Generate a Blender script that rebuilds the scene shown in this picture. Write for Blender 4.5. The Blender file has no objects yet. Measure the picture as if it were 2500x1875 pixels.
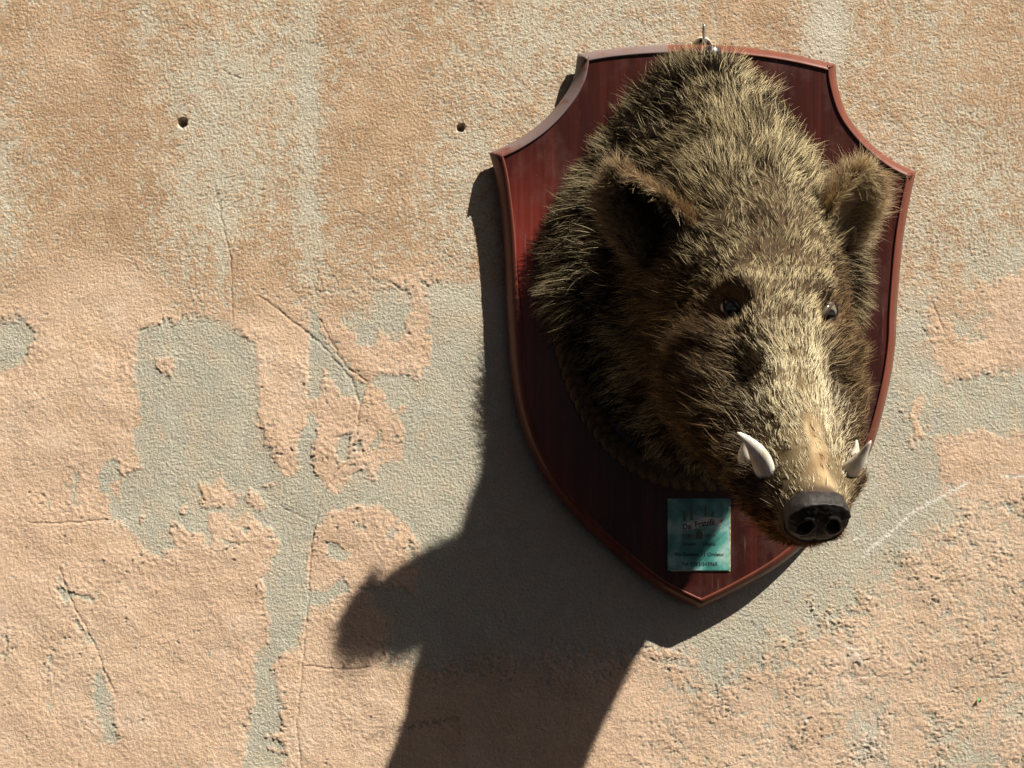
import bpy, bmesh, math
import numpy as np
from mathutils import Vector, Matrix, kdtree

# ------------------------------------------------------------------ camera, sky, sun, exposure
S = bpy.context.scene
CAMD = 1.5                      # metres from lens to wall
PX = 0.000525                   # metres on the wall per photograph pixel (2500 x 1875)
cam_d = bpy.data.cameras.new('camera'); cam = bpy.data.objects.new('camera', cam_d)
S.collection.objects.link(cam); S.camera = cam
cam.location = (0, -CAMD, 0); cam.rotation_euler = (math.radians(90), 0, 0)
cam_d.sensor_width = 36; cam_d.lens = 36 * CAMD / (2500 * PX)
cam_d.clip_start = 0.05; cam_d.clip_end = 200

SUN_TRAVEL = Vector((-1.17, 1.0, -1.97))          # direction in which the sunlight travels
to_sun = -SUN_TRAVEL.normalized()
w = bpy.data.worlds.new('World'); S.world = w; w.use_nodes = True
nt = w.node_tree; nt.nodes.clear()
sky = nt.nodes.new('ShaderNodeTexSky'); sky.sky_type = 'NISHITA'; sky.sun_disc = False
sky.air_density = .03; sky.dust_density = .9; sky.ozone_density = 0
sky.sun_elevation = math.asin(to_sun.z); sky.sun_rotation = math.atan2(to_sun.x, to_sun.y)
bg = nt.nodes.new('ShaderNodeBackground'); bg.inputs['Strength'].default_value = 0.05
wo = nt.nodes.new('ShaderNodeOutputWorld')
nt.links.new(sky.outputs[0], bg.inputs[0]); nt.links.new(bg.outputs[0], wo.inputs[0])
sun_d = bpy.data.lights.new('sun', 'SUN'); sun_d.energy = 5.0; sun_d.angle = math.radians(0.55); sun_d.color = (1.0, 0.93, 0.80)
sun = bpy.data.objects.new('sun', sun_d); S.collection.objects.link(sun)
sun.rotation_euler = SUN_TRAVEL.to_track_quat('-Z', 'Y').to_euler(); sun.location = (2, -2, 3)
S.view_settings.view_transform = 'Standard'; S.view_settings.look = 'None'
S.view_settings.gamma = 1; S.view_settings.use_curve_mapping = False
S.view_settings.exposure = 0.86
S.render.engine = 'CYCLES'
S.render.resolution_x = 1024; S.render.resolution_y = 768
try: S.cycles_curves.shape = 'RIBBONS'
except Exception: pass

# ------------------------------------------------------------------ helpers
rng = np.random.default_rng(7)
COL = S.collection
def at(px, py, D):
    """world point seen at photograph pixel (px, py), D metres in front of the wall"""
    k = (CAMD - D) / CAMD * PX
    return np.array([(px - 1250) * k, -D, (937.5 - py) * k])
def proj(P):
    k = CAMD / (CAMD + P[..., 1]) / PX
    return np.stack([P[..., 0] * k + 1250, 937.5 - P[..., 2] * k], -1)
def tag(o, label=None, cat=None, group=None, kind=None):
    if label: o['label'] = label
    if cat: o['category'] = cat
    if group: o['group'] = group
    if kind: o['kind'] = kind
    return o
def link(name, data, mat=None, parent=None, smooth=True):
    o = bpy.data.objects.new(name, data); COL.objects.link(o)
    if mat: data.materials.append(mat)
    if parent: o.parent = parent
    if smooth and isinstance(data, bpy.types.Mesh):
        data.polygons.foreach_set('use_smooth', np.ones(len(data.polygons), bool))
    return o
def mesh_np(name, V, F):
    """V (n,3), F (m,4) or (m,3) index array"""
    me = bpy.data.meshes.new(name)
    V = np.ascontiguousarray(V, np.float32); F = np.ascontiguousarray(F, np.int32)
    me.vertices.add(len(V)); me.vertices.foreach_set('co', V.ravel())
    k = F.shape[1]; me.loops.add(F.size); me.loops.foreach_set('vertex_index', F.ravel())
    me.polygons.add(len(F)); me.polygons.foreach_set('loop_start', np.arange(0, F.size, k, dtype=np.int32))
    me.polygons.foreach_set('loop_total', np.full(len(F), k, np.int32))
    me.update(calc_edges=True); me.validate()
    return me
def grid_faces(nr, nc, wrap=False):
    r = np.arange(nr - 1)[:, None]; c = np.arange(nc if wrap else nc - 1)[None]
    c2 = (c + 1) % nc
    return np.stack([r * nc + c, r * nc + c2, (r + 1) * nc + c2, (r + 1) * nc + c], -1).reshape(-1, 4)
def set_col(me, C, name='col'):
    a = me.attributes.new(name, 'FLOAT_COLOR', 'POINT')
    C = np.concatenate([C, np.ones((len(C), 1))], 1).astype(np.float32)
    a.data.foreach_set('color', C.ravel())
def hash_(ix, iy, iz, seed):
    h = (ix * 374761393 + iy * 668265263 + iz * 2147483647 + seed * 974634777) & 0xFFFFFFFF
    h = ((h ^ (h >> 13)) * 1274126177) & 0xFFFFFFFF
    h = ((h ^ (h >> 16)) * 2246822519) & 0xFFFFFFFF
    return (h ^ (h >> 15)) & 0xFFFF
_pr = np.random.default_rng(99); PERM = np.concatenate([_pr.permutation(1024)] * 2).astype(np.int32)
_an = _pr.random(1024) * 2 * math.pi; GX = np.cos(_an).astype(np.float32); GY = np.sin(_an).astype(np.float32)
def noise2(x, y, seed=0):
    x = np.asarray(x, np.float32) + np.float32(seed * 13.713); y = np.asarray(y, np.float32) - np.float32(seed * 7.131)
    x0 = np.floor(x); y0 = np.floor(y); fx = x - x0; fy = y - y0
    ix = x0.astype(np.int32) & 1023; iy = y0.astype(np.int32) & 1023
    u = fx * fx * fx * (fx * (fx * 6 - 15) + 10); v = fy * fy * fy * (fy * (fy * 6 - 15) + 10)
    p0 = PERM[ix]; p1 = PERM[(ix + 1) & 1023]
    def g(p, dx, dy):
        h = PERM[p + ((iy + dy) & 1023)]; return GX[h] * (fx - dx) + GY[h] * (fy - dy)
    a = g(p0, 0, 0); a = a + u * (g(p1, 1, 0) - a); b = g(p0, 0, 1); b = b + u * (g(p1, 1, 1) - b)
    return (a + v * (b - a)) * 1.5
def fbm2(x, y, seed=0, oct=4, gain=0.5):
    s = 0; amp = 1.0; f = 1.0; t = 0
    for k in range(oct):
        s = s + amp * noise2(x * f + 17.3 * k, y * f - 9.1 * k, seed + k); t += amp; amp *= gain; f *= 2.03
    return s / t
def vnoise3(P, seed=0):
    I = np.floor(P).astype(np.int64); f = P - I; f = f * f * (3 - 2 * f); r = 0
    for dx in (0, 1):
        for dy in (0, 1):
            for dz in (0, 1):
                h = hash_(I[..., 0] + dx, I[..., 1] + dy, I[..., 2] + dz, seed) / 32767.5 - 1
                r = r + h * (f[..., 0] if dx else 1 - f[..., 0]) * (f[..., 1] if dy else 1 - f[..., 1]) * (f[..., 2] if dz else 1 - f[..., 2])
    return r
def sstep(a, b, x):
    t = np.clip((x - a) / (b - a), 0, 1); return t * t * (3 - 2 * t)
def mix(a, b, t):
    a = np.asarray(a, float); b = np.asarray(b, float); return a + (b - a) * np.asarray(t)[..., None]
def nrm(v): return v / (np.linalg.norm(v, axis=-1, keepdims=True) + 1e-12)

class NT:
    def __init__(s, name, base=(.5, .5, .5), rough=.6, spec=.5, metal=0, coat=0):
        s.m = bpy.data.materials.new(name); s.m.use_nodes = True; s.t = s.m.node_tree
        s.b = s.t.nodes['Principled BSDF']; s.b.inputs['Base Color'].default_value = (*base, 1)
        s.b.inputs['Roughness'].default_value = rough; s.b.inputs['Metallic'].default_value = metal
        s.b.inputs['Specular IOR Level'].default_value = spec; s.b.inputs['Coat Weight'].default_value = coat
    def n(s, typ, **kw):
        o = s.t.nodes.new(typ)
        for k, v in kw.items():
            if k.startswith('i_'): o.inputs[k[2:].replace('_', ' ')].default_value = v
            else: setattr(o, k, v)
        return o
    def l(s, a, b): s.t.links.new(a, b)
    def coord(s, scale=(1, 1, 1)):
        tc = s.n('ShaderNodeTexCoord'); mp = s.n('ShaderNodeMapping'); mp.inputs['Scale'].default_value = scale
        s.l(tc.outputs['Object'], mp.inputs[0]); return mp.outputs[0]
    def noise(s, vec, scale, detail=4, rough=.55):
        o = s.n('ShaderNodeTexNoise'); o.inputs['Scale'].default_value = scale; o.inputs['Detail'].default_value = detail
        o.inputs['Roughness'].default_value = rough; s.l(vec, o.inputs['Vector']); return o.outputs['Fac']
    def ramp(s, fac, stops):
        o = s.n('ShaderNodeValToRGB'); e = o.color_ramp.elements
        while len(e) < len(stops): e.new(.5)
        for el, (p, c) in zip(e, stops): el.position = p; el.color = (*c, 1) if len(c) == 3 else c
        s.l(fac, o.inputs[0]); return o.outputs[0]
    def mixc(s, fac, a, b, mode='MIX'):
        o = s.n('ShaderNodeMix', data_type='RGBA', blend_type=mode)
        for sock, v in ((o.inputs[0], fac), (o.inputs[6], a), (o.inputs[7], b)):
            if isinstance(v, (int, float)): sock.default_value = v
            elif isinstance(v, tuple): sock.default_value = (*v, 1)
            else: s.l(v, sock)
        return o.outputs[2]
    def bump(s, h, strength=.4, dist=.001):
        o = s.n('ShaderNodeBump'); o.inputs['Strength'].default_value = strength; o.inputs['Distance'].default_value = dist
        s.l(h, o.inputs['Height']); s.l(o.outputs[0], s.b.inputs['Normal'])
    def attr(s, name='col'):
        o = s.n('ShaderNodeAttribute'); o.attribute_name = name; return o.outputs['Color']

def tube(path, rad, n=10, cap=True, flat=1.0, side=None):
    """swept tube; path (k,3), rad (k,), optional flattening along a side vector"""
    P = np.asarray(path, float); k = len(P); rad = np.broadcast_to(np.asarray(rad, float), (k,))
    T = nrm(np.gradient(P, axis=0)); ref = np.array(side if side is not None else (0.13, -1, 0.2), float)
    A = nrm(np.cross(T, ref)); B = np.cross(A, T)
    th = np.linspace(0, 2 * math.pi, n, endpoint=False)
    V = P[:, None] + rad[:, None, None] * (np.cos(th)[None, :, None] * A[:, None] + flat * np.sin(th)[None, :, None] * B[:, None])
    V = V.reshape(-1, 3); F = [tuple(f) for f in grid_faces(k, n, True)[:, ::-1]]
    if cap:
        F.append(tuple(range(n))); F.append(tuple(reversed([(k - 1) * n + i for i in range(n)])))
    return [tuple(v) for v in V], F
def mesh_py(name, V, F):
    me = bpy.data.meshes.new(name); me.from_pydata(V, [], F); me.update(); return me

# ------------------------------------------------------------------ the wall
def build_wall():
    step = 0.0013
    def axis(half):
        a = np.arange(-half, half + step, step); e = [step]; pos = []
        p = a[-1]
        while p < half + 1.6:
            e.append(e[-1] * 1.13); p += e[-1]; pos.append(p)
        return np.concatenate([-np.array(pos[::-1]), a, np.array(pos)])
    xs = axis(0.69); zs = axis(0.525)
    X, Z = np.meshgrid(xs, zs)
    u = X / PX * (2212 / 2500) + 1106; v = 829.5 - Z / PX * (2212 / 2500)      # flake map units on the wall
    # coarse signed-distance map of the flaked areas
    gu = np.arange(-400, 2620, 5.0); gv = np.arange(-400, 2060, 5.0); GU, GV = np.meshgrid(gu, gv)
    def sd(poly):
        p = np.array(poly, float); q = np.roll(p, -1, 0); d2 = np.full(GU.shape, 1e9); ins = np.zeros(GU.shape, bool)
        for (ax, ay), (bx, by) in zip(p, q):
            ex, ey = bx - ax, by - ay; t = np.clip(((GU - ax) * ex + (GV - ay) * ey) / (ex * ex + ey * ey + 1e-9), 0, 1)
            d2 = np.minimum(d2, (GU - ax - t * ex) ** 2 + (GV - ay - t * ey) ** 2)
            if ay != by:
                c = ((ay > GV) != (by > GV)) & (GU < (bx - ax) * (GV - ay) / (by - ay) + ax); ins ^= c
        return np.where(ins, 1, -1) * np.sqrt(d2)
    Fl = 40 + 45 * fbm2(GU / 260, GV / 260, 5, 3)
    Fl = np.where((GU > -30) & (GU < 1500) & (GV < 1700), np.maximum(Fl, 35), Fl)
    def Z3(*p): return [(x * .4793, 863.6 + .4793 * y) for x, y in p]
    def Z6(*p): return [((600 + .3618 * x) * .8848, (650 + .3618 * y) * .8848) for x, y in p]
    bare = [
        [(300,715),(400,680),(480,690),(540,740),(690,610),(1060,600),(1250,560),(1420,760),(1500,1250),(1420,1420),(1200,1445),(1000,1440)] + Z3((1640,1659),(1120,1659),(1110,1560),(1140,1380),(1145,1260),(1160,1130),(1215,1100),(1225,1000),(1195,920),(1195,790),(1225,700),(1260,690),(1265,640),(1210,580),(1180,570),(1110,500),(1060,550),(1010,510),(935,510),(930,560),(960,640),(930,660),(920,610),(850,590),(790,550),(770,600),(790,660),(740,680),(730,710),(660,690),(600,600),(560,560),(500,520),(490,440),(440,400),(450,330),(480,270),(535,270),(550,360),(630,300),(625,260),(610,200),(600,140),(640,120),(635,0)) + [(290,800)],
        [(-60,690),(55,690),(80,720),(50,790),(-60,815)],
        [(1380,1250),(1500,1200),(1900,900),(1935,500),(1960,300),(2300,400),(2300,1080),(2090,1095),(1850,1330),(1700,1410),(1560,1500),(1470,1480),(1420,1430)],
    ]
    paint = [
        [(530,600),(600,590),(668,670),(668,864)] + Z3((1395,0),(1385,100),(1345,200),(1345,320),(1290,357),(1240,300),(1235,225),(1195,200),(1190,130),(1160,110),(1162,0)) + [(555,800),(545,700)],
        Z6((530,690),(545,740),(600,790),(640,860),(690,880),(740,900),(785,940),(830,800),(870,800),(940,850),(950,920),(980,970),(1060,1030),(1075,1130),(1040,1300),(890,1340),(895,1420),(875,1455),(820,1420),(805,1360),(700,1400),(690,1450),(660,1530),(620,1540),(555,1500),(520,1470),(465,1400),(450,1250),(465,1180),(495,1100),(470,1000),(430,960),(440,890),(495,900),(520,820)),
        Z6((500,-60),(490,250),(500,330),(490,400),(540,500),(600,570),(660,650),(700,720),(730,760),(840,800),(870,740),(920,720),(950,740),(1050,730),(1110,755),(1180,765),(1200,690),(1260,650),(1240,560),(1260,500),(1220,430),(1230,300),(1210,200),(1190,-60)),
        Z3((1390,850),(1380,740),(1410,620),(1440,560),(1490,500),(1560,490),(1650,465),(1760,500),(1830,560),(1890,640),(1895,760),(1870,880),(1800,850),(1580,850),(1540,800),(1500,840),(1440,865)),
        Z3((1405,930),(1440,940),(1520,885),(1600,850),(1660,870),(1760,1010),(1720,1150),(1900,1215),(2200,1190),(2700,1160),(2950,1120),(2950,1720),(1240,1720),(1200,1520),(1265,1500),(1275,1390),(1250,1300),(1225,1200),(1270,1150),(1350,1105),(1365,1000)),
        Z3((905,470),(900,380),(960,390),(1000,330),(1020,380),(1085,430),(1040,490),(960,480)), Z3((1100,460),(1125,400),(1200,460),(1180,500),(1130,495)), Z3((1195,385),(1230,380),(1225,400)), Z3((820,480),(840,480),(835,520),(815,510)), Z3((625,520),(650,525),(635,545)),
        Z3((485,380),(545,370),(530,440),(510,420)), Z3((1800,20),(1835,30),(1820,80),(1790,70)),
        [(340,775),(376,770),(374,812),(343,806)],
        [(2000,660),(2030,600),(2110,620),(2300,555),(2300,800),(2130,805),(2050,830),(2005,760)],
        [(2020,955),(2110,930),(2300,945),(2300,1100),(2080,1100),(2030,1050)],
        [(1985,440),(2040,420),(2050,470),(2000,520)], [(1955,870),(1985,860),(2000,960),(1975,960)],
        [(1380,1480),(1440,1400),(1490,1440),(1460,1510),(1400,1530)],
    ]
    holes = [
        Z6((690,330),(700,200),(740,140),(760,300),(800,330),(820,200),(830,110),(1000,120),(1140,180),(1110,330),(1070,440),(1030,510),(970,500),(900,430),(860,560),(780,540),(740,460),(680,420)),
        Z6((640,1150),(720,1120),(690,1200),(690,1300),(620,1330),(615,1250)), Z6((730,1190),(790,1180),(790,1250),(750,1260)), Z6((850,1180),(905,1130),(900,1225),(850,1210)), Z6((1000,1140),(1030,1150),(1020,1190)),
        Z3((1470,640),(1510,640),(1580,690),(1560,730),(1490,720)), Z3((1600,570),(1650,545),(1640,580)), Z3((1730,570),(1790,590),(1760,610)), Z3((1840,640),(1870,660),(1880,760),(1850,750)),
        Z3((430,1215),(460,1215),(480,1290),(510,1380),(500,1430),(535,1520),(510,1560),(480,1540),(440,1555),(470,1500),(440,1400),(415,1330)),
        Z3((265,790),(290,850),(330,870),(430,890),(420,915),(340,880),(300,920),(270,880)), Z3((320,960),(360,1010),(420,1090),(400,1100),(345,1010)), Z3((25,1025),(40,1150),(30,1150)), Z3((215,1140),(230,1150),(215,1250)), Z3((205,1360),(225,1370),(215,1420)),
        Z3((1000,620),(1060,655),(1040,670),(1000,650)), Z3((1090,580),(1115,580),(1105,600)), Z3((200,430),(230,440),(215,480)), Z3((330,300),(345,300),(345,480),(325,500)),
        Z3((1110,1540),(1290,1600),(1270,1659),(1100,1659)), Z3((1180,1500),(1260,1530),(1280,1590),(1190,1560)),
        [(2060,690),(2130,670),(2122,722),(2070,732)], [(2150,1500),(2240,1500),(2240,1560),(2165,1550)],
        [(1840,1560),(1900,1545),(1890,1640),(1845,1640)], [(2010,1560),(2150,1590),(2160,1680),(2020,1680)],
    ]
    for p in bare: Fl = np.minimum(Fl, -np.clip(sd(p), -90, 60))
    for p in paint: Fl = np.maximum(Fl, np.clip(sd(p), -90, 60))
    for p in holes: Fl = np.minimum(Fl, -np.clip(sd(p), -90, 60))
    def samp(G):
        a = np.clip((u - gu[0]) / 5, 0, len(gu) - 1.001); b = np.clip((v - gv[0]) / 5, 0, len(gv) - 1.001)
        i = a.astype(int); j = b.astype(int); fa = a - i; fb = b - j
        return (G[j, i] * (1 - fa) + G[j, i + 1] * fa) * (1 - fb) + (G[j + 1, i] * (1 - fa) + G[j + 1, i + 1] * fa) * fb
    Fl = samp(np.clip(Fl, -60, 60))
    # worn upper coat: soft coverage
    c = 0.58 + 0.32 * fbm2(u / 230, v / 300, 31, 4)
    for (bx, by, rx, ry, am) in [(668,300,24,420,-.55),(310,40,30,90,-.4),(450,190,170,90,-.32),(430,420,90,140,-.28),(520,330,60,80,-.2),(1020,330,80,130,-.28),
                                 (1250,50,230,90,-.28),(1790,70,45,130,-.6),(2010,330,170,260,-.22),(850,300,150,330,.22),(200,420,190,330,.2),(1600,50,120,60,.25),
                                 (20,380,50,160,-.32),(560,560,120,90,.05),(150,120,160,150,.15),(2150,150,120,140,.12),(480,560,22,160,-.25),(1010,520,90,120,-.3)]:
        c = c + am * np.exp(-((u - bx) / rx) ** 2 - ((v - by) / ry) ** 2)
    grain = fbm2(u / 7.5, v / 7.5, 3, 3, .6)                                   # stucco grain, a few mm across
    grain2 = fbm2(u / 17, v / 17, 11, 3, .55)
    edge = fbm2(u / 26, v / 26, 21, 5, .6)
    # zones
    up = 1 - sstep(520, 760, v + 140 * fbm2(u / 300, v / 300, 41, 2)); 
    spk = np.maximum(up, 0.75 * sstep(1040, 1240, v + .5 * (u - 1900)) * sstep(1300, 1460, u))   # speckled wear, lower right too
    edge2 = fbm2(u / 9, v / 9, 23, 3, .6); bumpg = fbm2(u / 5.0, v / 5.0, 13, 2, .6); white = rng.normal(size=u.shape)
    rt = sstep(1850, 1960, u)
    spk = np.maximum(spk, .85 * np.exp(-((u - 1130) / 330) ** 2 - ((v - 1440) / 85) ** 2))
    low = Fl + (13 + 26 * rt) * edge + (9 + 9 * rt) * edge2 + 3 * grain
    # pits where the paint has popped off
    pit = fbm2(u / 12, v / 12, 25, 3, .6) - .42 + .14 * sstep(25, 3, Fl) + .16 * fbm2(u / 140, v / 140, 27, 3)
    low = np.minimum(low, -pit * 70)
    upF = (c - 0.5) * 95 + 34 * grain + 36 * grain2 + 22 * bumpg + 14 * white + 55 * edge
    F = low * (1 - spk) + spk * np.where(up > .5, upF, 0.22 * low + 36 * grain + 32 * grain2 + 52 * edge + 12 * white + 2)
    soft = 1.3 + 7 * rt + 5 * np.clip(fbm2(u / 70, v / 70, 65, 3) * 1.8, 0, 1) + 11 * up + 9 * np.clip(spk - up, 0, 1)
    mask = sstep(-soft, soft, F)
    # relief (metres)
    rough_paint = np.clip(0.8 + 1.0 * fbm2(u / 120, v / 120, 51, 3) + .5 * sstep(40, 5, Fl), .25, 1.7)
    h = 0.00050 * bumpg + 0.00032 * grain + 0.00030 * grain2 + 0.00020 * white
    h = h * (1 - .48 * mask * (1 - up)) + mask * (0.0014 * (1 - .75 * up)) * np.clip(.7 + 1.2 * fbm2(u / 90, v / 90, 63, 3), .3, 1.25) + mask * (1 - up) * 0.00070 * rough_paint * fbm2(u / 10, v / 10, 61, 3)
    h = h + 0.0022 * fbm2(u / 220, v / 220, 71, 3)
    # cracks
    wu = fbm2(u / 22, v / 22, 90, 3); wv = fbm2(u / 22, v / 22, 99, 3)
    def line(pts, wid, wob=5, seed=0):
        p = np.array(pts); box = (u > p[:, 0].min() - 30) & (u < p[:, 0].max() + 30) & (v > p[:, 1].min() - 30) & (v < p[:, 1].max() + 30)
        uu = (u + wob * wu)[box]; vv = (v + wob * wv)[box]; d = np.full(uu.shape, 1e9)
        for (ax, ay), (bx, by) in zip(pts[:-1], pts[1:]):
            ex, ey = bx - ax, by - ay; t = np.clip(((uu - ax) * ex + (vv - ay) * ey) / (ex * ex + ey * ey), 0, 1)
            d = np.minimum(d, np.hypot(uu - ax - t * ex, vv - ay - t * ey))
        r = np.zeros(u.shape); r[box] = np.exp(-(d / wid) ** 2); return r
    crk = 0
    for pts, wd in [([(465,405),(485,500),(498,560),(503,690)],1.5), ([(560,640),(640,700),(690,740),(760,820),(778,880),(770,940),(745,1000),(705,1050),(690,1090),(672,1180),(665,1300),(655,1420),(640,1560),(650,1659)],1.6),
                    ([(130,1230),(160,1310),(205,1390),(225,1450),(250,1500)],1.6), ([(60,1128),(160,1130),(240,1122)],1.2), ([(660,1438),(740,1446),(800,1440)],1.3),
                    ([(690,690),(745,790),(790,822)],1.6), ([(480,150),(520,170)],1.3), ([(2010,640),(2040,720)],1.2), ([(600,1090),(660,1120)],1.0)]:
        crk = np.maximum(crk, line(pts, wd))
    crk = crk * sstep(-.55, .05, edge + .6 * grain2 + .15)
    h = h - 0.0014 * crk
    # the two drilled holes
    for (bx, by, r) in [(395, 265, 9.5), (995, 276, 8.0)]:
        d = np.hypot(u - bx, (v - by) * 1.0) + 1.6 * grain2
        h = h - 0.022 * (1 - sstep(r - 1.0, r + 1.2, d))
    # colours
    n1 = fbm2(u / 330, v / 330, 101, 4); n2 = fbm2(u / 60, v / 60, 111, 4); n3 = fbm2(u / 5, v / 5, 121, 2)
    bareC = mix((.515, .480, .385), (.445, .425, .355), sstep(-.4, .4, n2 + .4 * n1))
    bareC = mix(bareC, (.57, .51, .405), up * .8)
    stain = fbm2(u / 48, v / 60, 161, 4); bareC = mix(bareC, (.555, .455, .345), .65 * sstep(-.02, .42, stain)); bareC = mix(bareC, (.56, .53, .45), .5 * sstep(.05, .45, -stain))
    peach = mix((.655, .480, .350), (.625, .445, .322), sstep(-.5, .5, n1))
    peach = mix(peach, (.70, .555, .44), .45 * sstep(.05, .5, fbm2(u / 130, v / 130, 141, 4))); peach = mix(peach, (.56, .385, .25), .5 * sstep(.05, .5, fbm2(u / 90, v / 90, 151, 4)))
    ochre = mix((.465, .312, .198), (.525, .370, .245), sstep(-.4, .5, n2 + n1))
    pink = .45 * np.exp(-((u - 150) / 110) ** 2 - ((v - 110) / 140) ** 2) + .5 * np.exp(-((u - 270) / 160) ** 2 - ((v - 640) / 120) ** 2)
    pt = mix(peach, ochre, np.clip(up * 1.1 - pink, 0, 1))
    C = bareC * (1 - mask[..., None]) + pt * mask[..., None]
    C = C * (1 + .10 * n3 + .07 * n2)[..., None]
    # pale smear of filler, chalk scratches, soot
    smear = .65 * np.exp(-((u - 1788) / 34) ** 2 - ((v - 70) / 85) ** 2) * sstep(-.5, .5, n2 + .5)
    smear = smear + .4 * np.exp(-((u - 1880) / 40) ** 2 - ((v - 1600) / 90) ** 2)
    C = mix(C, (.62, .57, .50), np.clip(smear, 0, 1))
    chalk = 0
    for pts, wd in [([(2092,1042),(2030,1075),(1975,1105),(1925,1150),(1870,1195)],4.2), ([(2165,1030),(2212,1028),(2260,1040)],2.6), ([(1800,1380),(1845,1405),(1862,1432)],2.4),
                    ([(1840,1170),(1870,1150)],2.2), ([(1885,1180),(1905,1160)],2.0), ([(1730,1540),(1742,1560)],2.0), ([(770,1650),(776,1640)],2.0), ([(1750,1350),(1765,1330)],1.6),([(425,1650),(428,1645)],2)]:
        chalk = np.maximum(chalk, line(pts, wd, 4, 130))
    chalk = chalk * sstep(-.55, -.05, grain + .5 * grain2)
    C = mix(C, (.78, .74, .68), np.clip(chalk, 0, 1) * .85)
    for (bx, by, r) in [(395, 276, 7), (996, 285, 8)]:
        C = mix(C, (.72, .68, .60), .8 * np.exp(-((u - bx) / 12) ** 2 - ((v - by) / 5) ** 2))
    C = mix(C, (.10, .08, .06), np.clip(crk, 0, 1) * .2)
    soot = line([(800, 1590), (860, 1572), (930, 1562), (985, 1548)], 8, 14) * sstep(-.2, .5, edge + .4)
    C = mix(C, (.06, .05, .045), np.clip(soot, 0, 1) * .6 * sstep(-.3, .3, grain + edge2))
    V = np.stack([X, -h, Z], -1).reshape(-1, 3)
    me = mesh_np('wall', V, grid_faces(*X.shape))
    set_col(me, np.clip(C, .02, .9).reshape(-1, 3))
    pa = me.attributes.new('coat', 'FLOAT', 'POINT'); pa.data.foreach_set('value', (mask * (1 - up)).astype(np.float32).ravel())
    m = NT('old stucco', rough=.92, spec=.15)
    co = m.coord(); fine = m.noise(co, 900, 3, .6); mid = m.noise(co, 330, 3, .6)
    shade = m.ramp(mid, [(.25, (.84, .84, .84)), (.75, (1.1, 1.1, 1.1))])
    m.l(m.mixc(1.0, m.attr(), shade, 'MULTIPLY'), m.b.inputs['Base Color'])
    add = m.n('ShaderNodeMath', operation='MULTIPLY_ADD'); m.l(mid, add.inputs[0]); add.inputs[1].default_value = 1.6; m.l(fine, add.inputs[2])
    ct = m.n('ShaderNodeAttribute'); ct.attribute_name = 'coat'; mr = m.n('ShaderNodeMapRange'); m.l(ct.outputs['Fac'], mr.inputs[0]); mr.inputs[3].default_value = 1.0; mr.inputs[4].default_value = .75
    ml = m.n('ShaderNodeMath', operation='MULTIPLY'); m.l(add.outputs[0], ml.inputs[0]); m.l(mr.outputs[0], ml.inputs[1])
    m.bump(ml.outputs[0], 1.0, .0011)
    o = link('wall', me, m.m)
    tag(o, 'weathered peach and grey stucco wall with flaking paint, cracks and two drilled holes', kind='structure')
build_wall()

# ------------------------------------------------------------------ the trophy
trophy = bpy.data.objects.new('boar_trophy', None); COL.objects.link(trophy)
trophy.location = (0.245, 0, 0.05); trophy.empty_display_size = .05
tag(trophy, 'stuffed wild boar head with white tusks mounted on a mahogany shield plaque', 'boar trophy')
bpy.context.view_layer.update()
TINV = Matrix.Translation(-Vector(trophy.location))
def part(name, me, mat, parent=trophy, smooth=True):
    o = link(name, me, mat, parent, smooth)
    o.matrix_parent_inverse = TINV if parent is trophy else Matrix.Identity(4)
    return o

# plaque outline (photograph pixels of the outer edge), six arcs between corners
D_BACK, D_LIP, D_CREST, D_PANEL = 0.010, 0.0185, 0.0355, 0.0330
SEG = [
    [(1410,133),(1480,121),(1560,113),(1650,109),(1740,110),(1830,117),(1930,132),(2040,157)],
    [(2040,157),(2045,209),(2068,279),(2118,343),(2176,390),(2236,420)],
    [(2236,420),(2219,498),(2203,597),(2194,697),(2189,770),(2186,840),(2174,924),(2151,1023),(2127,1098),(2095,1160),(2045,1238),(1975,1320),(1896,1386),(1797,1444),(1707,1488)],
    [(1707,1488),(1607,1438),(1523,1373),(1428,1287),(1349,1197),(1294,1098),(1262,998),(1247,899),(1242,830),(1237,746),(1230,597),(1220,497),(1210,430),(1195,374)],
    [(1195,374),(1259,343),(1319,301),(1367,249),(1399,194),(1410,133)],
]
def catmull(P, n):
    P = np.array(P, float); P = np.vstack([2 * P[0] - P[1], P, 2 * P[-1] - P[-2]]); k = len(P) - 3; out = []
    for t in np.linspace(0, k, n, endpoint=False):
        i = min(int(t), k - 1); f = t - i; a, b, c, d = P[i:i + 4]
        out.append(.5 * (2 * b + (c - a) * f + (2 * a - 5 * b + 4 * c - d) * f * f + (3 * b - a - 3 * c + d) * f ** 3))
    return np.array(out)
OUT = np.vstack([catmull(s, n) for s, n in zip(SEG, (40, 30, 74, 74, 30))])
OUT = np.stack([at(p[0], p[1], .018) for p in OUT])[:, [0, 2]]
def inset(P, d):
    e = nrm(np.roll(P, -1, 0) - P); nin = np.stack([e[:, 1], -e[:, 0]], 1)      # clockwise outline: inward normal
    n0 = np.roll(nin, 1, 0); m = nrm(n0 + nin); k = 1 / np.clip((m * nin).sum(1), .35, 1)
    return P + m * (k * d)[:, None]
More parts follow.
